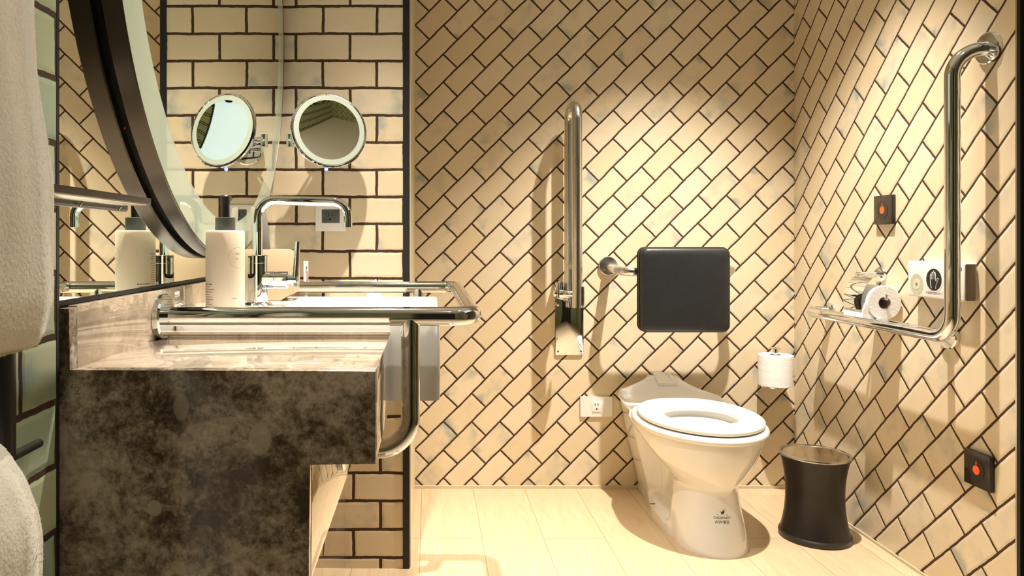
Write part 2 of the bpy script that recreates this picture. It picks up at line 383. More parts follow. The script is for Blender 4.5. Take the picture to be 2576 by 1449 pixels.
# ---------------------------------------------------------------- room shell
ROOM_Y0 = -0.55
bm = NB(); box(bm, -0.60, 1.60, ROOM_Y0-0.1, BW+0.1, -0.06, 0.0); struct('floor', bm, M['floor'])
bm = NB(); box(bm, -0.60, 1.60, ROOM_Y0-0.1, BW+0.1, CEIL, CEIL+0.06); struct('ceiling', bm, M['ceiling'])
bm = NB(); box(bm, -0.60, 1.50, BW, BW+0.08, 0, CEIL); struct('wall_back', bm, M['back'])
bm = NB(); box(bm, RW, RW+0.08, 1.744, BW, 0, CEIL); struct('wall_right', bm, M['right'])
bm = NB(); box(bm, RW, RW+0.08, ROOM_Y0, 0.74, 0, CEIL); struct('wall_right_near', bm, M['rear'])
bm = NB(); box(bm, -0.60, 1.50, ROOM_Y0-0.08, ROOM_Y0, 0, CEIL); struct('wall_behind', bm, M['rear'])
bm = NB(); prism(bm, [(-0.58, ROOM_Y0), (LW, ROOM_Y0), (LW, 0.882), (-0.462, 0.882), (-0.462, BW), (-0.58, BW)], 'z', 0, CEIL); struct('wall_left', bm, M['left'])
# partition: upright tile facing us, its cut end turning back towards the rear wall
bm = NB()
for (za, zb, mi) in ((0.0, 0.74, 1), (0.74, CEIL, 0)):
    n0 = len(bm.faces); bm.faces.ensure_lookup_table()
    old = set(bm.faces[:]); box(bm, -0.455, -0.0755, PW_Y, PW_Y+0.06, za, zb)
    for f in bm.faces:
        if f not in old: f.material_index = mi
struct('wall_partition', bm, [M['brick_hi'], M['brick_lo']])
bm = NB(); box(bm, -0.0755, -0.0545, PW_Y+0.005, BW, 0, CEIL); struct('wall_partition_end', bm, M['return'])
bm = NB(); box(bm, -0.0765, -0.0575, PW_Y-0.003, PW_Y+0.006, 0.0, CEIL, 0.0008); struct('trim_1', bm, M['black_trim'])
bm = NB(); box(bm, -0.456, -0.4496, 0.8820, 0.8893, 0.0, CEIL, 0.0004); struct('trim_2', bm, M['black_trim'])
bm = NB(); box(bm, -0.0545, RW, BW-0.006, BW, 0.0, 0.011, 0.001); struct('trim_3', bm, M['grout'])
bm = NB(); box(bm, RW-0.005, RW, 1.744, BW-0.006, 0.0, 0.009, 0.001); struct('trim_4', bm, M['grout'])
bm = NB(); box(bm, RW-0.003, RW+0.02, 1.7385, 1.744, 0.0, CEIL); struct('trim_5', bm, M['silver_trim'])
# door standing in the right wall: black frame, bronze leaf, unseen glowing pane added above it for the magnifier's reflection
DH = 1.76
bm = NB(); box(bm, RW-0.004, RW+0.06, 1.728, 1.7385, 0, CEIL); box(bm, RW-0.004, RW+0.06, 0.74, 0.765, 0, CEIL); box(bm, RW-0.004, RW+0.06, 0.765, 1.728, DH, DH+0.03); box(bm, RW-0.004, RW+0.06, 0.765, 1.728, CEIL-0.03, CEIL)
d1 = struct('door_1', bm, M['black_trim'])
bm = NB(); box(bm, RW+0.004, RW+0.044, 0.767, 1.7265, 0.005, DH-0.002, 0.001); obj('door_leaf', bm, M['door'], d1, label='bronze brown door leaf')
bm = NB(); box(bm, RW+0.02, RW+0.03, 0.765, 1.728, DH+0.03, CEIL-0.03); struct('added_glow_pane_1', bm, simple('added_glow_glass', (0.6, 0.7, 0.72), 0.5, emit=(0.74, 0.88, 0.93), estr=0.95))
bm = NB(); tube(bm, fillet([(RW+0.004, 0.86, 1.0), (RW-0.05, 0.86, 1.0), (RW-0.05, 1.0, 1.0)], 0.012), 0.009); obj('door_handle', bm, M['satin'], d1)
# black door behind the camera
bm = NB(); box(bm, 0.02, 0.86, ROOM_Y0, ROOM_Y0+0.02, 0, 2.1); d2 = struct('door_2', bm, M['black_trim'])

# ---------------------------------------------------------------- fuzz helper
def fuzz(bm, count, length, seed):
    """short terry pile: tiny leaning blades over the outside of a mesh"""
    rnd = random.Random(seed); bm.faces.ensure_lookup_table()
    faces = [f for f in bm.faces]; areas = [f.calc_area() for f in faces]; tot = sum(areas)
    new = []
    for f, a in zip(faces, areas):
        k = a/tot*count; k = int(k) + (rnd.random() < k-int(k)); vs = [v.co.copy() for v in f.verts]; n = f.normal.copy()
        for _ in range(k):
            i = rnd.randrange(1, len(vs)-1); s, t = rnd.random(), rnd.random()
            if s+t > 1: s, t = 1-s, 1-t
            p = vs[0]+(vs[i]-vs[0])*s+(vs[i+1]-vs[0])*t
            dr = (n + Vector((rnd.uniform(-.7, .7), rnd.uniform(-.7, .7), rnd.uniform(-.8, .5)))).normalized()
            side = dr.cross(Vector((rnd.random()-.5, rnd.random()-.5, rnd.random()-.5))).normalized()*length*0.10
            new.append((p-side-n*.001, p+side-n*.001, p+dr*length*rnd.uniform(.5, 1.1)))
    for a, b, c in new: bm.faces.new([bm.verts.new(x) for x in (a, b, c)]).material_index = 1

# ---------------------------------------------------------------- towels and their rack
rack = thing('towel_rack', (-0.392, 0.45, 0.3), 'black tubular towel rack on the green tiled wall between two towels', 'towel rack')
for y in (0.677, 0.22):
    bm = NB(); tube(bm, [(-0.396, y, 0.30), (-0.396, y, 1.80)], 0.0120); obj('pole', bm, M['black_plastic'], rack)
    for z in (0.36, 1.74):
        bm = NB(); tube(bm, [(-0.400, y, z), (LW, y, z)], 0.008); obj('bracket', bm, M['black_plastic'], rack)
for z in (0.7485, 1.42):
    bm = NB(); pts = [(-0.3885, 0.16, z), (-0.3885, 0.728, z), (-0.3885, 0.7325, z)]; tube(bm, pts, [0.0045, 0.0045, 0.0022]); obj('rung', bm, M['black_plastic'], rack)

def hang(name, zs, xr, xl, y0, y1, label, seed, wob=0.004):
    """towel folded over a rung: rounded block whose room-side face follows xr(z)"""
    bm = NB(); rings = []
    for z in zs:
        a, b = xl(z), xr(z); cx = (a+b)/2; w_ = b-a; r = min(w_*0.48, 0.030)
        ring = []
        for (px, py) in rrect(cx, (y0+y1)/2, w_, y1-y0, r, 8): ring.append((px, py))
        dense = []
        for i in range(len(ring)):
            p, q = Vector(ring[i]), Vector(ring[(i+1) % len(ring)]); k = max(1, int((q-p).length/0.012))
            for j in range(k): dense.append(p+(q-p)*j/k)
        rings.append(dense)
    n = min(len(r) for r in rings); out = []
    for z, ring in zip(zs, rings):
        m = len(ring); rr = []
        for i in range(96):
            p = ring[int(i*m/96) % m]
            d = noise.noise(Vector((p.x*18+seed, p.y*26, z*7)))*wob
            rr.append(Vector((p.x+d, p.y+d*0.6, z + noise.noise(Vector((p.y*20, seed, 2)))*0.0015)))
        out.append(rr)
    loft(bm, out); fuzz(bm, 110000, 0.0021, seed)
    return tag(obj(name, bm, [M['towel'], M['pile']], smooth=True, auto=80), label, 'towel')
def lerp_tab(tab):
    def f(z):
        for (z0, v0), (z1, v1) in zip(tab[:-1], tab[1:]):
            if z <= z1: return v0+(v1-v0)*max(0, (z-z0)/(z1-z0))
        return tab[-1][1]
    return f
zs = [0.862+0.61*(i/60) for i in range(61)]
hang('towel', zs, lerp_tab([(0.86, -0.330), (0.872, -0.322), (0.90, -0.3155), (1.0, -0.3165), (1.09, -0.329), (1.15, -0.334), (1.44, -0.340), (1.48, -0.38)]),
     lerp_tab([(0.86, -0.440), (1.5, -0.440)]), 0.30, 0.640, 'long white fluffy towel hanging at the left edge above the black pole', 11)
zs = [0.36+0.418*(i/50)**0.8 for i in range(51)]
hang('towel', zs, lerp_tab([(0.36, -0.335), (0.66, -0.329), (0.70, -0.3265), (0.72, -0.329), (0.748, -0.340), (0.768, -0.356), (0.779, -0.380)]),
     lerp_tab([(0.36, -0.440), (0.70, -0.436), (0.75, -0.428), (0.779, -0.398)]), 0.30, 0.640, 'lower white fluffy towel draped over the rung at bottom left', 23)

# slim bronze shelf reaching over the mirror
sh = thing('wall_shelf', (-0.40, 0.70, 0.99), 'slim dark bronze shelf rail with clips jutting out over the mirror', 'shelf')
bm = NB(); box(bm, -0.359, -0.3535, 0.62, 0.930, 0.9955, 1.0035, 0.0008); obj('front_rail', bm, M['shelf_bronze'], sh)
bm = NB(); box(bm, -0.398, -0.3592, 0.62, 0.930, 0.9945, 0.9965, 0.0006); obj('shelf_plate', bm, M['silver_trim'], sh, label='pale satin underside plate')
bm = NB(); box(bm, -0.410, -0.398, 0.62, 0.968, 0.9880, 0.9985, 0.003); obj('rear_rail', bm, M['shelf_bronze'], sh)
for y in (0.72, 0.83, 0.935):
    bm = NB(); tube(bm, fillet([(-0.3975, y, 0.9985), (-0.3935, y, 0.9945), (-0.397, y, 0.989)], 0.002, 4), 0.0009, 8); obj('clip', bm, M['chrome'], sh)
bm = NB(); box(bm, LW, -0.3985, 0.64, 0.70, 0.985, 1.010, 0.002); obj('wall_mount', bm, M['black_plastic'], sh)

# ---------------------------------------------------------------- wall mirror and round mirror
XW = -0.455
mr = thing('wall_mirror', (XW, 1.5, 0.872), 'large flat mirror sheet on the left wall behind the round mirror', 'mirror')
bm = NB(); box(bm, -0.461, XW, 0.893, PW_Y, 0.876, CEIL); obj('mirror_sheet', bm, M['mirror'], mr, smooth=False)
bm = NB(); box(bm, -0.461, -0.4535, 0.893, PW_Y, 0.8695, 0.876, 0.0006); obj('bottom_trim', bm, M['black_trim'], mr)

XM = -0.418; RC = Vector((XM, 1.530, 1.490)); RR = 0.577
rm = thing('round_mirror', (XW, RC.y, RC.z-RR), 'big round mirror with a deep dark bronze frame and frosted rim', 'mirror')
bm = NB(); lathe(bm, [(RR-0.014, 0.0), (RR-0.014, 0.0085)], (XW, RC.y, RC.z), (1, 0, 0), 160, False, False); obj('shadow_gap', bm, M['black_gap'], rm)
bm = NB(); lathe(bm, [(RR-0.016, 0.0075), (RR-0.002, 0.0075), (RR, 0.0095), (RR, 0.0352), (RR-0.0012, 0.0368), (RR-0.0035, 0.0368), (RR-0.0035, 0.034), (RR-0.016, 0.034)],
                 (XW, RC.y, RC.z), (1, 0, 0), 192, False, False); obj('frame', bm, M['bronze'], rm)
bm = NB(); lathe(bm, [(0.502, 0.0362), (RR-0.0036, 0.0362)], (XW, RC.y, RC.z), (1, 0, 0), 192, False, False); obj('frosted_band', bm, M['frost'], rm, label='pale green frosted glass band')
bm = NB(); lathe(bm, [(0.0001, 0.0364), (0.5022, 0.0364), (0.5022, 0.034), (0.0001, 0.034)], (XW, RC.y, RC.z), (1, 0, 0), 192, False, False); obj('mirror_glass', bm, M['mirror'], rm, smooth=False)
bm = NB(); ang = math.atan2(1.103-RC.z, 1.086-RC.y); c = Vector((XW+0.005, RC.y+(RR-0.0135)*math.cos(ang), RC.z+(RR-0.0135)*math.sin(ang)))
ball(bm, c, 0.0022, 0.6, 1, 1, 10); obj('indicator_light', bm, M['redled'], rm, label='small red indicator light')

# ---------------------------------------------------------------- vanity counter
Y0 = 0.900; TOP = 0.790; UND = 0.675
vc = thing('vanity_counter', (-0.26, 1.5, 0), 'stepped brown-grey marble vanity counter with a dark mottled front under the basin', 'counter')
bm = NB(); prism(bm, [(-0.4548, 0), (-0.244, 0), (-0.244, 0.525), (-0.148, 0.525), (-0.148, UND), (-0.066, UND), (-0.066, TOP), (-0.4425, TOP), (-0.4425, 0.8665), (-0.4548, 0.8665)], 'y', Y0-0.001, Y0+0.019, 0.0007)
obj('front_panel', bm, M['marble'], vc, label='dark mottled marble front face')
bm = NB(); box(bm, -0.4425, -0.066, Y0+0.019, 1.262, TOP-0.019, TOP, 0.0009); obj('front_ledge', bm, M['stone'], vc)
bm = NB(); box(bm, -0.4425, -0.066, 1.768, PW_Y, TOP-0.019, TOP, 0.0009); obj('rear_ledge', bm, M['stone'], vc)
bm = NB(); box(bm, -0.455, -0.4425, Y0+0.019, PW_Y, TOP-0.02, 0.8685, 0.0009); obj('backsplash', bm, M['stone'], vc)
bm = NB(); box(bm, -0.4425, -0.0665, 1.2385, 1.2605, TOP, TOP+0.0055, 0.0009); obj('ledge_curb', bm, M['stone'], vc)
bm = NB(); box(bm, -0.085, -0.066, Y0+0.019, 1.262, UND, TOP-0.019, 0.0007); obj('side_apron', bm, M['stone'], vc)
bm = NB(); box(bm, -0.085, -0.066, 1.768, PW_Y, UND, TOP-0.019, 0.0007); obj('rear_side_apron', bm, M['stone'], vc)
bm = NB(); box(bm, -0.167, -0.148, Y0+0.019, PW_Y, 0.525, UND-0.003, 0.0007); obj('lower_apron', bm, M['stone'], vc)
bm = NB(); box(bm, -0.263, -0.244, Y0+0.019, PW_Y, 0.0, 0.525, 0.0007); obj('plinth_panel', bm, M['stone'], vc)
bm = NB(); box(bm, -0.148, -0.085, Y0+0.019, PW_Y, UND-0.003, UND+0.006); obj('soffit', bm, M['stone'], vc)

# ---------------------------------------------------------------- basin
BZ = 0.815
bs = thing('wash_basin', (-0.2, 1.515, 0.672), 'long white rectangular basin reaching out beyond the marble counter inside the steel rail', 'sink')
bm = NB()
def rr3(x0, x1, y0, y1, r, z, n=6): return [(p[0], p[1], z) for p in rrect((x0+x1)/2, (y0+y1)/2, x1-x0, y1-y0, r, n)]
bx0, bx1, by0, by1 = -0.4420, 0.0190, 1.2640, 1.7660
rings = [rr3(bx0, bx1-0.001, by0, by1, .012, 0.673), rr3(bx0, bx1, by0, by1, .012, 0.677), rr3(bx0, bx1, by0, by1, .012, BZ-.004),
         rr3(bx0+.002, bx1-.0015, by0+.0015, by1-.0015, .012, BZ-.001), rr3(bx0+.004, bx1-.005, by0+.005, by1-.005, .011, BZ),
         rr3(-.305, .000, 1.290, 1.740, .03, BZ), rr3(-.302, -.004, 1.294, 1.736, .03, BZ-.004), rr3(-.29, -.014, 1.31, 1.72, .035, BZ-.07), rr3(-.26, -.03, 1.34, 1.69, .04, BZ-.085)]
loft(bm, rings); obj('bowl', bm, M['basin'], bs)
bm = NB(); lathe(bm, [(.022, 0), (.022, .002), (.017, .003), (.001, .003)], (-.15, 1.515, BZ-.086), (0, 0, 1), 32); obj('drain', bm, M['chrome'], bs, label='chrome drain')

# ---------------------------------------------------------------- basin rail
rl = thing('basin_grab_rail', (-0.2, 1.2, 0.6), 'polished steel U-shaped grab rail running around the white basin', 'grab rail')
RZ = 0.8255; tr = 0.0157
path = [(-0.4410, 1.200, RZ), (0.0725, 1.200, RZ), (0.0725, 1.955, RZ), (-0.4410, 1.955, RZ)]
bm = NB(); tube(bm, fillet(path, [0.042, 0.032], 14), tr, 32); obj('rail_tube', bm, M['steel'], rl)
bm = NB(); tube(bm, fillet([(-0.0310, 1.200, RZ-0.005), (-0.0310, 1.200, 0.6085), (-0.147, 1.200, 0.6085)], [0.052], 16), tr, 32); obj('support_tube', bm, M['steel'], rl)
bm = NB(); tube(bm, fillet([(-0.0310, 1.955, RZ-0.005), (-0.0310, 1.955, 0.6085), (-0.147, 1.955, 0.6085)], [0.052], 16), tr, 32); obj('support_tube', bm, M['steel'], rl)
def flange(c, ax, R, t, mat, parent, name='flange'):
    bm = NB(); lathe(bm, [(R-.001, 0), (R, .001), (R, t-.003), (R-.003, t), (R*0.5, t)], c, ax, 48); return obj(name, bm, mat, parent)
for y in (1.200, 1.955):
    flange((-0.4423, y, RZ), (1, 0, 0), 0.0375, 0.012, M['steel'], rl)
    flange((-0.1478, y, 0.6085), (1, 0, 0), 0.0355, 0.012, M['steel'], rl)

# ---------------------------------------------------------------- tap
tp = thing('basin_tap', (-0.357, 1.524, BZ), 'chrome mixer tap with a tall swan-neck spout and upright lever', 'tap')
bm = NB(); lathe(bm, [(.030, 0), (.030, .002), (.026, .006), (.021, .008)], (-.357, 1.524, BZ), (0, 0, 1)); obj('base_ring', bm, M['chrome'], tp)
bm = NB(); lathe(bm, [(.0205, .006), (.0205, .088), (.0198, .0885), (.0198, .0895), (.0205, .090), (.0205, .1035), (.019, .105)], (-.357, 1.524, BZ), (0, 0, 1)); obj('body', bm, M['chrome'], tp)
bm = NB(); tube(bm, fillet([(-.357, 1.524, .915), (-.357, 1.524, 1.0345), (-.1705, 1.524, 1.0300), (-.1700, 1.524, 0.9775)], [.036, .032], 16), 0.0097, 28)
obj('spout', bm, M['chrome'], tp)
bm = NB(); lathe(bm, [(.0180, .012), (.0180, .036), (.0170, .037), (.0170, .039), (.0180, .040), (.0180, .062), (.016, .064), (.009, .065), (.009, .080)], (-.357, 1.524, .868), (1, 0, 0)); obj('valve_barrel', bm, M['chrome'], tp)
bm = NB(); tube(bm, [(-.2800, 1.524, .854), (-.2745, 1.524, .9475), (-.2744, 1.524, .9485)], [.0068, .0060, .0052], 20); obj('lever', bm, M['chrome'], tp)

# ---------------------------------------------------------------- soap bottle
BX, BY = -0.3730, 1.3370
sb = thing('soap_bottle', (BX, BY, BZ), 'cream pump bottle with a black collar standing in front of the tap', 'soap bottle')
bm = NB(); lathe(bm, [(.0325, 0), (.0345, .002), (.0348, .10), (.0346, .1495), (.0330, .1530), (.030, .1535), (.012, .1537)], (BX, BY, BZ), (0, 0, 1), 64); body = obj('bottle_body', bm, M['bottle'], sb)
bm = NB(); lathe(bm, [(.0180, .1533), (.0178, .1765), (.0165, .1772), (.008, .1773)], (BX, BY, BZ), (0, 0, 1)); obj('collar', bm, M['grey_plastic'], sb, label='dark grey collar')
bm = NB(); lathe(bm, [(.0078, .1772), (.0078, .200), (.0086, .2005), (.0086, .2155), (.007, .2175), (.003, .218)], (BX, BY, BZ), (0, 0, 1), 32)
tube(bm, [(BX, BY, BZ+.212), (BX-.002, BY+.036, BZ+.213)], .0052, 16); obj('pump_head', bm, M['black_plastic'], sb)
def on_bottle(a, z, r=0.0351): return (BX + r*math.sin(a), BY - r*math.cos(a), BZ+z)
def print_marks(bm, a0, a1, z, hgt, r=0.03492):
    k = max(2, int(abs(a1-a0)/0.06))
    for i in range(k):
        b0, b1 = a0+(a1-a0)*i/k, a0+(a1-a0)*(i+1)/k
        bm.faces.new([bm.verts.new(on_bottle(*p, r)) for p in ((b0, z), (b1, z), (b1, z+hgt), (b0, z+hgt))])
rnd = random.Random(4); bm = NB()
for i in range(11):                                 # small block of fine print, too small to read
    z = .056-.0045*i; a = -1.12
    while a < -0.42-(0.2 if i % 3 == 1 else 0):
        wd = rnd.uniform(.04, .12); print_marks(bm, a, a+wd, z, .0009 if i else .0016); a += wd+.035
for i in range(26):                                 # vertical column of tiny lettering round the side
    z = .11-.0042*i; a = -1.62
    while a < -1.25: wd = rnd.uniform(.03, .09); print_marks(bm, a, a+wd, z, .0012); a += wd+.04
obj('fine_print', bm, M['ink'], sb, smooth=False)
bm = NB(); ca, cz, cr = 0.98, .104, .019            # round outlined stamp
for i in range(60):
    t0, t1 = 2*PI*i/60, 2*PI*(i+1)/60
    q = [on_bottle(ca+k*math.cos(t)/.035, cz+k*math.sin(t), .03494) for k, t in ((cr, t0), (cr, t1), (cr-.0005, t1), (cr-.0005, t0))]
    bm.faces.new([bm.verts.new(p) for p in q])
obj('round_stamp', bm, M['ink_pale'], sb, smooth=False)

for (z, a0, a1) in ((.110, .80, 1.05), (.101, .82, 1.0), (.030, .62, .9), (.006, .66, .8)):
    bm = NB(); print_marks(bm, a0, a1, z, .002, .03494); obj('print_line', bm, M['ink_pale'], sb, smooth=False)

# ---------------------------------------------------------------- card box, leaflets, toothpaste, tissue
bx = thing('amenity_box', (-0.36, 1.66, BZ), 'beige card amenity box with cut corners behind the tap', 'box')
ol = [(-.420, BZ+.0008), (-.333, BZ+.0008), (-.3025, .834), (-.3020, .9215), (-.3265, .9305), (-.420, .9300)]
bm = NB(); prism(bm, ol, 'y', 1.634, 1.637, .0004); obj('front_panel', bm, M['kraft'], bx)
bm = NB(); prism(bm, ol, 'y', 1.700, 1.703, .0004); obj('back_panel', bm, M['kraft'], bx)
bm = NB(); prism(bm, [(-.333, BZ+.0008), (-.3025, .834), (-.3020, .9215), (-.305, .9215), (-.3055, .8355), (-.334, .818), (-.417, .818), (-.417, .93), (-.42, .93), (-.42, BZ+.0008)], 'y', 1.637, 1.700); obj('side_panel', bm, M['kraft'], bx)
for i, (x0, x1, y, zt, lean, lab, mt) in enumerate(((-.398, -.372, 1.655, 1.022, -.018, 'pale leaflet standing upright in the beige box, the left one behind the spout', simple('pale_leaflet', (0.38, 0.34, 0.27), 0.6)),
                                             (-.378, -.352, 1.672, 1.018, -.022, 'greyish leaflet leaning in the beige box right of the spout', simple('grey_leaflet', (0.22, 0.20, 0.17), 0.6)))):
    bm = NB(); prism(bm, [(x0, .820), (x1, .820), (x1+lean, zt), (x0+lean+.012, zt+.004)], 'y', y, y+.006, .0006)
    tag(obj('leaflet', bm, mt), lab, 'leaflet')
tt = thing('toothpaste_tube', (-.336, 1.99, TOP), 'white mini toothpaste tube with a red stripe standing on the rear ledge', 'toothpaste')
bm = NB(); rings = []
for (z, a, b) in ((0.0, .0045, .0045), (.016, .0045, .0045), (.017, .0065, .0065), (.03, .0068, .007), (.10, .0068, .0012), (.104, .0068, .0012)):
    rings.append([(-.336+a*math.cos(t), 1.99+b*math.sin(t), TOP+z) for t in [2*PI*k/24 for k in range(24)]])
loft(bm, rings); obj('tube_body', bm, M['white_plastic'], tt)
bm = NB(); box(bm, -.3325, -.3305, 1.9828, 1.9845, TOP+.045, TOP+.076); obj('red_stripe', bm, M['red'], tt)
bm = NB(); box(bm, -.3345, -.3315, 1.9828, 1.985, TOP+.082, TOP+.09); obj('blue_mark', bm, M['blue'], tt)
t2 = NB(); prism(t2, [(-.363, TOP), (-.351, TOP), (-.350, TOP+.062), (-.353, TOP+.072), (-.361, TOP+.072)], 'y', 1.975, 1.985, .001)
tag(obj('toothbrush_packet', t2, simple('pink_packet', (0.72, 0.36, 0.30), 0.5)), 'pinkish toothbrush packet partly hidden behind the tap lever', 'packet')
bm = NB(); rnd = random.Random(2); base = [(-.155+.020*math.cos(t), 2.05+.014*math.sin(t), TOP) for t in [2*PI*k/12 for k in range(12)]]
vs = [bm.verts.new(p) for p in base]; mid = [bm.verts.new((-.155+(p[0]+.155)*rnd.uniform(.4, .8), 2.05+(p[1]-2.05)*.6, TOP+rnd.uniform(.025, .04))) for p in base]; ap = bm.verts.new((-.150, 2.05, TOP+.052))
for i in range(12):
    j = (i+1) % 12; bm.faces.new((vs[i], vs[j], mid[j], mid[i])); bm.faces.new((mid[i], mid[j], ap))
bm.faces.new(vs[::-1]); tag(obj('crumpled_tissue', bm, M['paper'], smooth=False), 'small crumpled white tissue peeking above the rear rail', 'tissue')

# ---------------------------------------------------------------- magnifying mirror
LC = Vector((-0.2740, 2.000, 1.2510)); az, el = math.radians(21), math.radians(9)
LN = Vector((math.sin(az)*math.cos(el), -math.cos(az)*math.cos(el), math.sin(el)))
mg = thing('magnifying_mirror', (-0.314, PW_Y, 1.208), 'round chrome magnifying mirror on a short wall arm', 'mirror')
bm = NB(); lathe(bm, [(.060, -.014), (.098, -.010), (.1045, -.004), (.1060, .001), (.1045, .005), (.1010, .0065), (.0985, .0045), (.0985, .0)], LC, LN, 96, True, False); obj('rim', bm, M['chrome'], mg)
bm = NB(); Rc = 0.62; prof = [(.084*i/14, .0008+((.084*i/14)**2)/(2*Rc)) for i in range(15)]; prof[0] = (.0001, prof[0][1]); lathe(bm, prof, LC, LN, 96, True, False); obj('mirror_glass', bm, M['mirror'], mg)
bm = NB(); lathe(bm, [(.0838, .0062), (.0842, .0070), (.0985, .0058)], LC, LN, 96, False, False); obj('light_ring', bm, M['speaker'] if 0 else simple('milky_light_ring', (0.38, 0.42, 0.34), 0.35), mg, label='milky white light ring')
hing = Vector((-0.3835, 2.010, 1.2235))
bm = NB(); lathe(bm, [(.0085, -.018), (.0095, -.017), (.0095, -.001), (.0088, 0), (.0095, .001), (.0095, .017), (.0085, .018)], hing, (0, 0, 1), 24); obj('hinge', bm, M['chrome'], mg)
bm = NB(); tube(bm, [hing, (-.366, 2.020, 1.2235), (-.330, 2.030, 1.235)], .0045, 12); obj('mirror_arm', bm, M['chrome'], mg)
for dz in (-.012, .012):
    bm = NB(); tube(bm, [(-.3835, 2.012, 1.2235+dz), (-.3140, 2.088, 1.2235+dz)], .0032, 12); obj('arm_rod', bm, M['chrome'], mg)
bm = NB(); tube(bm, [(-.314, 2.092, 1.200), (-.314, 2.092, 1.245)], .009, 20); obj('arm_post', bm, M['chrome'], mg)
flange((-.314, PW_Y, 1.208), (0, -1, 0), .042, .020, M['chrome'], mg, 'base_plate')
bm = NB(); dn = (Vector((0, 0, -1)) - LN*Vector((0, 0, -1)).dot(LN)).normalized(); ball(bm, LC+dn*.104-LN*.016+Vector((-.008, 0, -.001)), .0052, 1, 1, 1, 12); obj('indicator_light', bm, M['blueled'], mg, label='small blue light under the rim')

# ---------------------------------------------------------------- socket by the basin
def sockets(face, u0, v0, sgn, s, parent, mat):
    pass
so = thing('wall_socket', (-.284, PW_Y, 1.013), 'white socket plate with dark grey insert behind the tap spout', 'socket')
bm = NB(); box(bm, -.3290, -.2395, PW_Y-.008, PW_Y, .9765, 1.0525, .002); obj('cover_plate', bm, M['white_plastic'], so)
bm = NB(); box(bm, -.3100, -.2585, PW_Y-.0105, PW_Y-.008, 1.0005, 1.0395, .0008); obj('insert', bm, M['grey_plastic'], so, label='dark grey insert')
for x in (-.2985, -.2725):
    bm = NB(); box(bm, x-.0003, x+.0003, PW_Y-.0108, PW_Y-.0104, 1.001, 1.039); obj('insert_line', bm, M['black_plastic'], so)
for (x0, x1, z0, z1) in ((-.2915, -.2895, 1.019, 1.030), (-.2815, -.2795, 1.0195, 1.0295), (-.2890, -.2830, 1.008, 1.014)):
    bm = NB(); box(bm, x0, x1, PW_Y-.0109, PW_Y-.0104, z0, z1); obj('slot', bm, M['black_gap'], so)

# ---------------------------------------------------------------- fold-up bar on the back wall
fb = thing('folding_grab_bar', (.54, BW, .52), 'tall steel grab bar folded upright beside the padded backrest', 'grab bar')
xb = .515; xf_, xr_, yf_, yr_ = .5317, .5250, 2.630, 2.744
bm = NB(); tube(bm, fillet([(xf_, yf_, .7080), (xf_, yf_, 1.4430), (xr_, yr_, 1.4430), (xr_, yr_, .7250)], [.055, .055], 18), .0185, 28); obj('loop_tube', bm, M['satin'], fb)
bm = NB(); tube(bm, [(xf_, yf_, .855), (xr_, yr_, .855)], .012, 20); obj('cross_tube', bm, M['satin'], fb)
bm = NB(); tube(bm, [(xr_, yr_, .775), (xr_, yr_, .745)], .0205, 24); tube(bm, [(.474, 2.735, .750), (.553, 2.735, .750)], .0155, 24); obj('pivot', bm, M['steel'], fb)
bm = NB(); box(bm, .474, .481, 2.70, 2.798, .735, .790, .002); obj('side_cheek', bm, M['steel'], fb)
bm = NB(); tube(bm, [(.466, 2.735, .752), (.474, 2.735, .752)], .012, 20); obj('pivot_cap', bm, M['steel'], fb)
bm = NB(); tube(bm, [(.497, 2.765, .750), (.497, 2.765, .795)], .012, 20); obj('stop_post', bm, M['steel'], fb)
bm = NB(); box(bm, .5508, .5545, 2.615, 2.655, .716, .785, .001); obj('end_plate', bm, M['steel'], fb)
bm = NB(); prism(bm, rrect(.5355, .6225, .1085, .222, .008), 'y', BW-.008, BW, .001); obj('wall_plate', bm, M['steel'], fb, label='mirror-polished wall plate')
for x in (.492, .580):
    for z in (.524, .703):
        bm = NB(); lathe(bm, [(.0052, 0), (.0048, .0015), (.003, .0028), (.0001, .003)], (x, BW-.008, z), (0, -1, 0), 16); obj('screw', bm, M['chrome'], fb)
bm = NB()
for k in range(10):
    a0, a1 = PI*(1.05+.9*k/10), PI*(1.05+.9*(k+1)/10)
    bm.faces.new([bm.verts.new((.5355+r*math.cos(a), BW-.0084, .541+r*.55*math.sin(a))) for r, a in ((.012, a0), (.012, a1), (.0100, a1), (.0100, a0))])
ball(bm, (.5355, BW-.0084, .5385), .0016, 1, .1, 1, 8); obj('engraved_mark', bm, M['white_ink'], fb, label='small engraved smile-shaped mark', smooth=False)

# ---------------------------------------------------------------- backrest
br = thing('back_support', (.884, BW, .85), 'black padded back support on a steel bar above the toilet', 'back support')
bm = NB(); tube(bm, fillet([(.684, BW-.004, .8530), (.684, 2.625, .8385), (1.097, 2.625, .8385), (1.097, BW-.004, .8530)], [.050, .050], 14), .0170, 28); obj('bar', bm, M['satin'], br)
flange((.684, BW, .853), (0, -1, 0), .0365, .014, M['satin'], br); flange((1.097, BW, .853), (0, -1, 0), .0365, .014, M['satin'], br)
bm = NB(); cx, cz, pw, ph = .8945, .7775, .3115, .296
rings = []
for (y, ins) in ((2.598, .004), (2.592, .0), (2.570, .0), (2.5685, .0018), (2.567, .0), (2.552, .001), (2.545, .005), (2.541, .012), (2.5395, .03), (2.539, .07)):
    rings.append([(p[0], y, p[1]) for p in rrect(cx, cz, pw-2*ins, ph-2*ins, max(.024-ins*.25, .012), 8)])
loft(bm, rings); obj('pad', bm, M['leather'], br, auto=60)
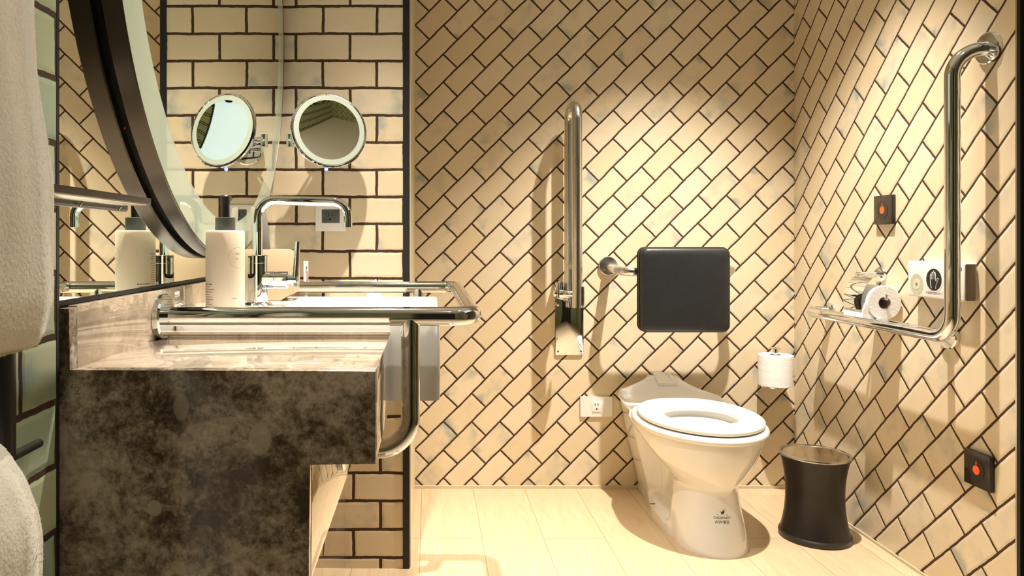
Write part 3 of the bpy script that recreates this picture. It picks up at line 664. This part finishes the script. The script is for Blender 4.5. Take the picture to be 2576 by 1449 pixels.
for y in (2.5682, 2.5945):
    bm = NB(); pts = [(p[0], y, p[1]) for p in rrect(cx, cz, pw+.001, ph+.001, .0245, 8)]; pts.append(pts[0]); tube(bm, pts, .0017, 8); obj('piping', bm, M['seam'], br)
bm = NB(); box(bm, .80, .985, 2.598, 2.610, .815, .865, .001); obj('clamp_plate', bm, M['satin'], br)

# ---------------------------------------------------------------- toilet
TX = .887
tl = thing('toilet', (TX, 2.45, 0), 'white floor-standing toilet with an open seat and no tank', 'toilet')
def sst(a, b, x): t = max(0, min(1, (x-a)/(b-a))); return t*t*(3-2*t)
def mixv(a, b, t): return a+(b-a)*t
ZR = .362
def hw(y, z):
    """half width of the pedestal and bowl at depth y, height z"""
    front = .090 + .018*sst(.20, .0, z)
    rear = mixv(.086, .150, sst(.0, .36, z)**.8)
    mid = mixv(front, .060, sst(2.385, 2.425, y)); mid = mixv(mid, rear, sst(2.60, 2.66, y))
    bowl = mixv(.190, .1985, sst(2.18, 2.42, y))
    bowl = mixv(bowl, .168, sst(2.50, 2.65, y))
    z0 = mixv(.184, .275, sst(2.33, 2.62, y)); tt = max(0, min(1, (z-z0)/(.338-z0)))
    up = mixv(mid, bowl, .35*sst(0, 1, tt)+.65*(1-(1-tt)**2.0)) if y < 2.62 else mixv(mid, mixv(bowl, .160, sst(2.6, 2.75, y)), sst(.29, .37, z))
    foot = mixv(.108, .118, sst(2.25, 2.45, y)); foot = mixv(foot, .086, sst(2.5, 2.74, y))
    if y > 2.36: up = max(up, mixv(foot, up, sst(.026, .046, z)))
    return up
def yfront(z):
    if z < .185: return mixv(2.178, 2.222, sst(-.03, .185, z))
    return mixv(2.222, 2.163, 1-(1-max(0, min(1, (z-.185)/.14)))**1.8)
def ring(z, ins=0.0, n=64):
    yf, yb = yfront(z)+ins, 2.800-ins*0.5
    cap = mixv(.13, .27, sst(.16, .32, z)); pts = []
    for k in range(n+1):
        t = k/n; y = yb-(yb-yf)*(1-math.cos(t*PI/2)) if False else yb-(yb-yf)*math.sin(t*PI/2)**1.0
        q = (y-yf)/cap; c_ = math.sqrt(max(0, 1-(1-q)**2)) if q < 1 else 1.0
        pts.append((max(0.0, (hw(y, z)-ins)*c_), y))
    return [(TX-w_, y, z) for w_, y in pts] + [(TX+w_, y, z) for w_, y in reversed(pts[:-1])]
levels = [0.0, .004, .012, .022, .027, .031, .035, .040, .046, .06, .08, .10, .12, .14, .155, .17, .182, .194, .206, .218, .23, .242, .254, .266, .278, .29, .302, .314, .326, .336, .344]
bm = NB(); loft(bm, [ring(z) for z in levels], True, True, True)
# cup under the rim
body = obj('pedestal', bm, M['ceramic'], tl, auto=50)
def egg(yc, a, bf, bb, z, n=72, p=2.15, pf=1.92):
    out = []
    for k in range(n):
        t = 2*PI*k/n; cxx, s_ = math.cos(t), math.sin(t)
        b_ = bf if s_ < 0 else bb; p = pf if s_ < 0 else 2.2
        out.append((TX+a*math.copysign(abs(cxx)**(2/p), cxx), yc+b_*math.copysign(abs(s_)**(2/p), s_), z))
    return out
bm = NB()
YC = 2.40
loft(bm, [egg(YC, .190, .234, .31, .338), egg(YC, .1995, .244, .314, .341), egg(YC, .2030, .2495, .316, .346), egg(YC, .2030, .2495, .316, .353), egg(YC, .201, .247, .313, .3575), egg(YC, .196, .242, .308, .3612), egg(YC, .188, .234, .30, .363),
          egg(YC-.02, .128, .15, .15, .363), egg(YC-.02, .122, .145, .145, .352), egg(YC-.02, .115, .14, .14, .28), egg(YC, .07, .08, .09, .20), egg(YC, .02, .03, .03, .185)], True, True, True)
obj('rim', bm, M['ceramic'], tl, auto=60)
# rear deck rising to the wall
def deckz(y): return mixv(.366, .437, sst(2.64, 2.795, y))
half = [(.180, 2.60), (.184, 2.65), (.190, 2.69), (.191, 2.705), (.180, 2.718), (.160, 2.724), (.135, 2.733), (.108, 2.745), (.080, 2.762), (.062, 2.780), (.056, 2.802)]
halr = [(.180, 2.60), (.184, 2.645), (.186, 2.675), (.178, 2.690), (.157, 2.700), (.132, 2.710), (.108, 2.722), (.086, 2.736), (.067, 2.754), (.058, 2.777), (.055, 2.802)]
outl = [(TX-a, y) for a, y in half] + [(TX+a, y) for a, y in reversed(halr)]
bm = NB()
def inset(p, k, dy): return (TX+(p[0]-TX)*k, p[1]-dy)
R0 = [(TX+max(-.126, min(.126, (x-TX)*.92)), min(max(y, 2.66), 2.80)-.002, .262) for x, y in outl]
R0b = [(TX+max(-.150, min(.150, (x-TX)*.95)), min(max(y, 2.63), 2.80)-.002, .318) for x, y in outl]
R1 = [(TX+(x-TX)*.95, y-.002, deckz(y)-.026) for x, y in outl]
R2 = [(x, y, deckz(y)-.010) for x, y in outl]
R3 = [(TX+(x-TX)*.985, y-.002, deckz(y)-.002) for x, y in outl]
R4 = [(TX+(x-TX)*.94, y-.005, deckz(y)) for x, y in outl]
loft(bm, [R0, R0b, R1, R2, R3, R4], True, True, False)
# strips across the top keep the deck curved
bm.verts.ensure_lookup_table(); top = bm.verts[-len(outl):]; n = len(half); L_ = list(top[:n]); R_ = list(top[n:])[::-1]
rows = []
for i in range(n):
    row = [L_[i]] + [bm.verts.new(L_[i].co.lerp(R_[i].co, t/6)) for t in range(1, 6)] + [R_[i]]; rows.append(row)
for a, b in zip(rows[:-1], rows[1:]):
    for j in range(6): bm.faces.new((a[j], a[j+1], b[j+1], b[j]))
bm.faces.new([top[0]] + rows[0][1:6][::1] + [top[-1]]) if False else None
obj('rear_deck', bm, M['ceramic'], tl, auto=50)
bm = NB(); prism(bm, [(2.722, .4185), (2.734, .4235), (2.795, .4465), (2.799, .4465), (2.799, .430), (2.722, .405)], 'x', TX-.034, TX+.036, .002); obj('inlet_cover', bm, M['ceramic'], tl, label='small white cover plate at the wall')
# seat ring
bm = NB()
def seat_ring(k, z): return egg(YC-.005, .1905-k, .230-k, .245-k, z, 96)
def hole_ring(k, z): return egg(2.388, .112+k, .118+k, .120+k, z, 96, 2.1, 2.1)
loft(bm, [hole_ring(.003, .3665), seat_ring(.006, .3665), seat_ring(.001, .3695), seat_ring(.0, .376), seat_ring(.002, .3805), seat_ring(.007, .3840), seat_ring(.020, .3860), hole_ring(.030, .3855), hole_ring(.010, .3825), hole_ring(.002, .3770), hole_ring(.0, .3700), hole_ring(.003, .3665)], True, False, False)
obj('seat', bm, M['seat'], tl, auto=60)
for s in (-1, 1):
    bm = NB(); lathe(bm, [(.011, 0), (.011, .006), (.009, .008), (.001, .008)], (TX+s*.075, 2.672, .362), (0, 0, 1), 24); obj('hinge', bm, M['seat'], tl)
for (dx, dy, dz) in ((-.148, 2.42, .3605), (.148, 2.42, .3605)):
    bm = NB(); box(bm, TX+dx-.012, TX+dx+.012, dy-.02, dy+.02, .3625, .3668, .001); obj('seat_bumper', bm, M['seat'], tl)
bm = NB(); box(bm, TX-.125, TX-.108, 2.520, 2.525, .041, .0425); obj('fixing_slot', bm, M['black_gap'], tl)
# printed mark on the front of the pedestal, laid onto the ceramic
dg = bpy.context.evaluated_depsgraph_get()
bvh = BVHTree.FromPolygons([v.co.copy() for v in body.data.vertices], [list(p.vertices) for p in body.data.polygons])
def text_mesh(s, size, align='CENTER'):
    cu = bpy.data.curves.new('t', 'FONT'); cu.body = s; cu.size = size; cu.align_x = align; cu.resolution_u = 3
    o = bpy.data.objects.new('t', cu); C.objects.link(o); bpy.context.view_layer.update()
    me = bpy.data.meshes.new_from_object(o.evaluated_get(bpy.context.evaluated_depsgraph_get()))
    vs = [v.co.copy() for v in me.vertices]; fs = [tuple(p.vertices) for p in me.polygons]
    bpy.data.objects.remove(o); bpy.data.curves.remove(cu); bpy.data.meshes.remove(me)
    return vs, fs
bm = NB()
def lay(vs, fs, ox, oz):
    nv = []
    for v in vs:
        x, z = ox+v.x, oz+v.y
        h_ = bvh.ray_cast(Vector((x, 1.5, z)), Vector((0, 1, 0)))
        y = h_[0].y if h_[0] is not None else 2.2
        nv.append(bm.verts.new((x, y-.0007, z)))
    for f in fs:
        try: bm.faces.new([nv[i] for i in f])
        except ValueError: pass
TXM = TX-.001
lay(*text_mesh('CADENHOF', .0095), TXM, .1085); lay(*text_mesh('AW', .0125), TXM-.0125, .0960); lay(*text_mesh('\u885b\u6d74', .0105), TXM+.010, .0965)
lay([Vector(p) for p in ((-.016, .0, 0), (.016, .0, 0), (.016, .0016, 0), (-.016, .0016, 0))], [(0, 1, 2, 3)], TXM, .1190)
lay([Vector(p) for p in ((-.008, .009, 0), (-.003, .006, 0), (.003, .008, 0), (.008, .015, 0), (.007, .004, 0), (.002, -.001, 0), (-.003, .000, 0), (-.003, .004, 0))], [(0, 1, 7), (1, 2, 5, 6, 7), (2, 3, 4, 5)], TXM, .1225)
obj('printed_mark', bm, M['ink'], tl, smooth=False, label='small black printed maker mark')

# ---------------------------------------------------------------- socket by the toilet
s2 = thing('wall_socket', (.639, BW, .314), 'white socket plate low on the back wall left of the toilet', 'socket')
bm = NB(); prism(bm, rrect(.6390, .3140, .1215, .0765, .003), 'y', BW-.008, BW, .0012); obj('cover_plate', bm, M['white_plastic'], s2)
bm = NB(); box(bm, .6230, .6560, BW-.0105, BW-.008, .294, .3335, .0006); obj('insert', bm, M['white_plastic'], s2)
for (x0, x1, z0, z1) in ((.6325, .6350, .319, .328), (.6440, .6465, .3195, .3275), (.6370, .6425, .303, .3085)):
    bm = NB(); box(bm, x0, x1, BW-.0109, BW-.0104, z0, z1); obj('slot', bm, M['black_gap'], s2)

# ---------------------------------------------------------------- toilet rolls
def roll(c, ax, R, r, L, parent, nm='paper_roll', seed=1):
    bm = NB(); rnd = random.Random(seed)
    prof = [(r, 0), (R-.002, 0), (R, .002)] + [(R+rnd.uniform(-.0002, .0002), .002+(L-.004)*k/14) for k in range(1, 14)] + [(R, L-.002), (R-.002, L), (r, L)]
    lathe(bm, prof, c, ax, 64, False, False); o = obj(nm, bm, M['paper'], parent)
    bm = NB(); lathe(bm, [(r, -.0002), (r, L+.0002), (r-.0015, L+.0002), (r-.0015, -.0002), (r, -.0002)], c, ax, 40, False, False); obj('cardboard_core', bm, M['card'], o, label='grey cardboard core')
    return o
hx, hy = 1.2850, 2.7150
uh = thing('spare_roll_holder', (hx, hy, .41), 'chrome upright post holder in the corner carrying a spare roll', 'toilet roll holder')
bm = NB(); tube(bm, [(hx, hy, .4125), (hx, hy, .5490)], .0085, 20); obj('post', bm, M['chrome'], uh)
bm = NB(); lathe(bm, [(.018, 0), (.018, .002), (.016, .003), (.001, .003)], (hx, hy, .5485), (0, 0, 1), 32); obj('finial', bm, M['chrome'], uh)
bm = NB(); lathe(bm, [(.034, 0), (.038, .001), (.038, .007), (.034, .008), (.001, .008)], (hx, hy, .4045), (0, 0, 1), 40); obj('base_disc', bm, M['chrome'], uh)
bm = NB(); tube(bm, [(hx, hy, .408), (hx, BW-.004, .408)], .006, 16); obj('wall_arm', bm, M['chrome'], uh); flange((hx, BW, .408), (0, -1, 0), .022, .008, M['chrome'], uh)
r1 = tag(roll((hx, hy, .4130), (0, 0, 1), .0605, .019, .1135, None, 'toilet_roll', 3), 'full white toilet roll standing upright on the corner post', 'toilet roll')

ph_ = thing('toilet_roll_holder', (1.345, 2.24, .76), 'chrome hooded toilet roll holder on the right wall', 'toilet roll holder')
px_, pz_ = 1.3445, .7655
flange((RW, 2.262, .8440), (-1, 0, 0), .024, .012, M['chrome'], ph_)
bm = NB(); tube(bm, [(RW-.01, 2.262, .846), (1.322, 2.262, .846)], .0068, 16)
tube(bm, fillet([(1.330, 2.266, .844), (1.300, 2.282, .80), (px_, 2.284, .762)], .01), .005, 16); obj('bracket', bm, M['chrome'], ph_)
bm = NB(); tube(bm, [(px_, 2.284, pz_+.0125), (px_, 2.150, pz_+.0125), (px_, 2.150, pz_+.026)], .0048, 16); obj('spindle', bm, M['chrome'], ph_)
bm = NB(); hd = [(1.338, .8475), (1.322, .8455), (1.306, .838), (1.292, .825), (1.282, .808), (1.2755, .788), (1.2730, .766), (1.2740, .744)]
prism(bm, [(x+.007, z) for x, z in hd] + [(x+.0085, z-.001) for x, z in hd[::-1]], 'y', 2.168, 2.262); obj('hood', bm, M['chrome'], ph_, label='curved polished hood')
r2o = tag(roll((px_, 2.1600, pz_), (0, 1, 0), .0505, .0185, .104, None, 'toilet_roll', 5), 'toilet roll seen end-on under the chrome hood on the right wall', 'toilet roll')
bm = NB(); prism(bm, [(px_-.0525, pz_+.0), (px_-.0600, pz_-.020), (px_-.0640, pz_-.044), (px_-.045, pz_-.047), (px_-.015, pz_-.0525), (px_-.030, pz_-.0445), (px_-.045, pz_-.028), (px_-.0515, pz_+.0)], 'y', 2.163, 2.262); obj('loose_sheet', bm, M['paper'], r2o)

# ---------------------------------------------------------------- L-shaped rail on the right wall
lr = thing('grab_rail', (1.33, 1.87, .70), 'L-shaped polished steel grab rail on the right wall', 'grab rail')
xg = 1.3220; gz = .7030
bm = NB(); tube(bm, fillet([(RW-.004, 1.826, 1.4300), (xg, 1.849, 1.4300), (xg, 1.849, gz), (xg, 2.548, gz), (RW-.004, 2.548, gz)], [.066, .060, .034], 16), .0178, 32); obj('rail_tube', bm, M['steel'], lr)
flange((RW, 1.826, 1.430), (-1, 0, 0), .040, .012, M['steel'], lr); flange((RW, 2.548, gz), (-1, 0, 0), .030, .010, M['steel'], lr)
bm = NB(); tube(bm, [(xg, 1.965, gz-.004), (RW-.004, 1.965, gz-.008)], .0125, 20); obj('wall_post', bm, M['steel'], lr); flange((RW, 1.965, gz-.008), (-1, 0, 0), .037, .012, M['steel'], lr)

# ---------------------------------------------------------------- hand sensor box
sn = thing('hand_sensor', (RW, 1.98, .84), 'white wall box with a black hand symbol and speaker disc behind the steel rail', 'sensor')
y0, y1, z0, z1 = 1.868, 2.090, .7925, .8925; xf = 1.3665
bm = NB(); box(bm, xf, RW-.0035, y0, y1, z0, z1, .005, 4); obj('housing', bm, M['white_plastic'], sn, auto=50)
bm = NB(); box(bm, RW-.0045, RW, y0+.003, y1-.003, z0+.003, z1-.003); obj('back_plate', bm, M['white_plastic'], sn)
bm = NB(); prism(bm, rrect(RW-.0180, (z0+z1)/2, .026, .094, .004), 'y', y0-.0008, y0+.002); obj('side_cap', bm, M['taupe_plastic'], sn, label='taupe end cap')
def disc(name, yc, zc, ry, rz, x, mat, parent, inner=0.0):
    bm = NB(); n = 48
    if inner:
        for k in range(n):
            a, b = 2*PI*k/n, 2*PI*(k+1)/n
            bm.faces.new([bm.verts.new((x, yc+r*ry*math.cos(t), zc+r*rz*math.sin(t))) for r, t in ((1, a), (1, b), (inner, b), (inner, a))])
    else:
        prism(bm, [(yc+ry*math.cos(2*PI*k/n), zc+rz*math.sin(2*PI*k/n)) for k in range(n)], 'x', x, x+.0010)
    return obj(name, bm, mat, parent, smooth=False)
disc('speaker_disc', 2.0500, .8280, .0270, .0290, xf-.0006, M['speaker'], sn, 0)
disc('speaker_ring', 2.0500, .8280, .0140, .0150, xf-.0010, simple('pale_ring', (0.62, 0.62, 0.47), 0.45), sn, 0)
disc('speaker_centre', 2.0500, .8280, .0042, .0048, xf-.0014, simple('dim_green', (0.20, 0.20, 0.13), 0.5), sn, 0)
disc('symbol_ring', 1.9800, .8440, .0335, .0330, xf-.0006, M['white_plastic'], sn, 0)
symd = disc('hand_symbol', 1.9800, .8440, .0300, .0295, xf-.0012, M['black_plastic'], sn, 0)
hand = [(-.30, -.80), (-.42, -.35), (-.42, .10), (-.44, .38), (-.38, .50), (-.30, .40), (-.26, .02), (-.26, .55), (-.20, .68), (-.12, .58), (-.08, .04), (-.08, .66), (-.01, .80), (.07, .66), (.08, .04), (.10, .58), (.17, .70), (.25, .56), (.26, .02), (.30, -.12), (.42, .08), (.56, .16), (.62, .06), (.50, -.16), (.34, -.40), (.26, -.82)]
bm = NB(); pts = [(xf-.0014, 1.9800-.03*a, .8440+.0295*b) for a, b in hand]; tube(bm, pts, .0007, 6); obj('hand_outline', bm, M['white_ink'], symd, label='white outline of a raised hand')
vs, fs = text_mesh('\u624b\u638c\u9760\u8fd1\u611f\u5e94\u5f00\u95e8', .0072, 'CENTER'); bm = NB(); nv = [bm.verts.new((xf-.0004, 1.9800-v.x*1.15, .8045+v.y)) for v in vs]
for f in fs:
    try: bm.faces.new([nv[i] for i in f])
    except ValueError: pass
obj('caption', bm, M['ink'], sn, smooth=False)
bm = NB(); box(bm, xf-.0005, xf+.001, 1.8770, 1.8990, .8720, .8805); obj('blue_sticker', bm, M['blue'], sn, label='small blue sticker')

# ---------------------------------------------------------------- call buttons
def button(yc, zc, label):
    t = thing('call_button', (RW, yc, zc), label, 'call button', 'emergency call buttons on the right wall'); s_ = .0443
    bm = NB(); box(bm, RW-.0115, RW-.0015, yc-s_, yc+s_, zc-s_, zc+s_, .0012); obj('button_plate', bm, M['black_plastic'], t)
    bm = NB(); box(bm, RW-.0128, RW-.0113, yc-s_+.0008, yc+s_-.0008, zc-s_+.0008, zc+s_-.0008, .0004); obj('glass_face', bm, simple('dark_brown_glass', (0.035, 0.024, 0.016), 0.12), t)
    bm = NB(); box(bm, RW-.0015, RW, yc-s_+.002, yc+s_-.002, zc-s_+.002, zc+s_-.002); obj('back_plate', bm, M['black_plastic'], t)
    disc('button_ring', yc, zc, .0260, .0260, RW-.0138, M['black_plastic'], t)
    disc('button_dot', yc, zc-.001, .0110, .0115, RW-.0146, M['orange'], t)
    bm = NB(); box(bm, RW-.0146, RW-.0136, yc-.0012, yc+.0012, zc+.012, zc+.0205); obj('pointer_mark', bm, M['orange'], t)
    return t
button(2.2390, 1.0440, 'square black call button with an orange dot, the upper one beside the steel rail')
button(1.8540, .3690, 'square black call button with an orange dot, the lower one near the door frame')

# ---------------------------------------------------------------- pedal bin
bn = thing('waste_bin', (1.2366, 2.347, 0), 'brown-black waisted waste bin with a steel swing lid beside the toilet', 'waste bin')
c = (1.2366, 2.347, 0)
BS = .888
bm = NB(); lathe(bm, [(r*BS, z) for r, z in [(.1180, .001), (.1200, .004), (.1200, .016), (.1165, .020)]], c, (0, 0, 1), 72, True, True); obj('base', bm, M['black_plastic'], bn)
prof = []
for i in range(25):
    t = i/24; z = .018+.2445*t; prof.append(((.0965+.0190*((abs(t-.50)/.50)**2.1))*BS, z))
bm = NB(); lathe(bm, prof, c, (0, 0, 1), 72, True, False); obj('body', bm, M['bin'], bn)
bm = NB(); lathe(bm, [(r*BS, z) for r, z in [(.1150, .2600), (.1185, .2625), (.1190, .2665), (.1178, .2685), (.1095, .2690), (.1085, .2670), (.1085, .258)]], c, (0, 0, 1), 72, False, False); obj('rim', bm, M['satin'], bn, label='brushed steel rim')
bm = NB(); lathe(bm, [(r*BS, z) for r, z in [(.0001, .2655), (.1055, .2662), (.1070, .2650), (.1070, .2580)]], c, (0, 0, 1), 72, False, False)
m_, nt_, b_ = newmat('brushed_lid'); setp(b_, color=(.70, .62, .50), metal=1.0, rough=.16); b_.inputs['Anisotropic'].default_value = 0.7
g_ = NT(nt_); tc_ = nt_.nodes.new('ShaderNodeTexCoord'); n_ = g_.noise(tc_.outputs['Object'], 40, 3); nt_.links.new(g_.m('ADD', g_.m('MULTIPLY', n_.outputs['Fac'], .08), .12), b_.inputs['Roughness'])
obj('swing_lid', bm, m_, bn, label='brushed steel swing lid')
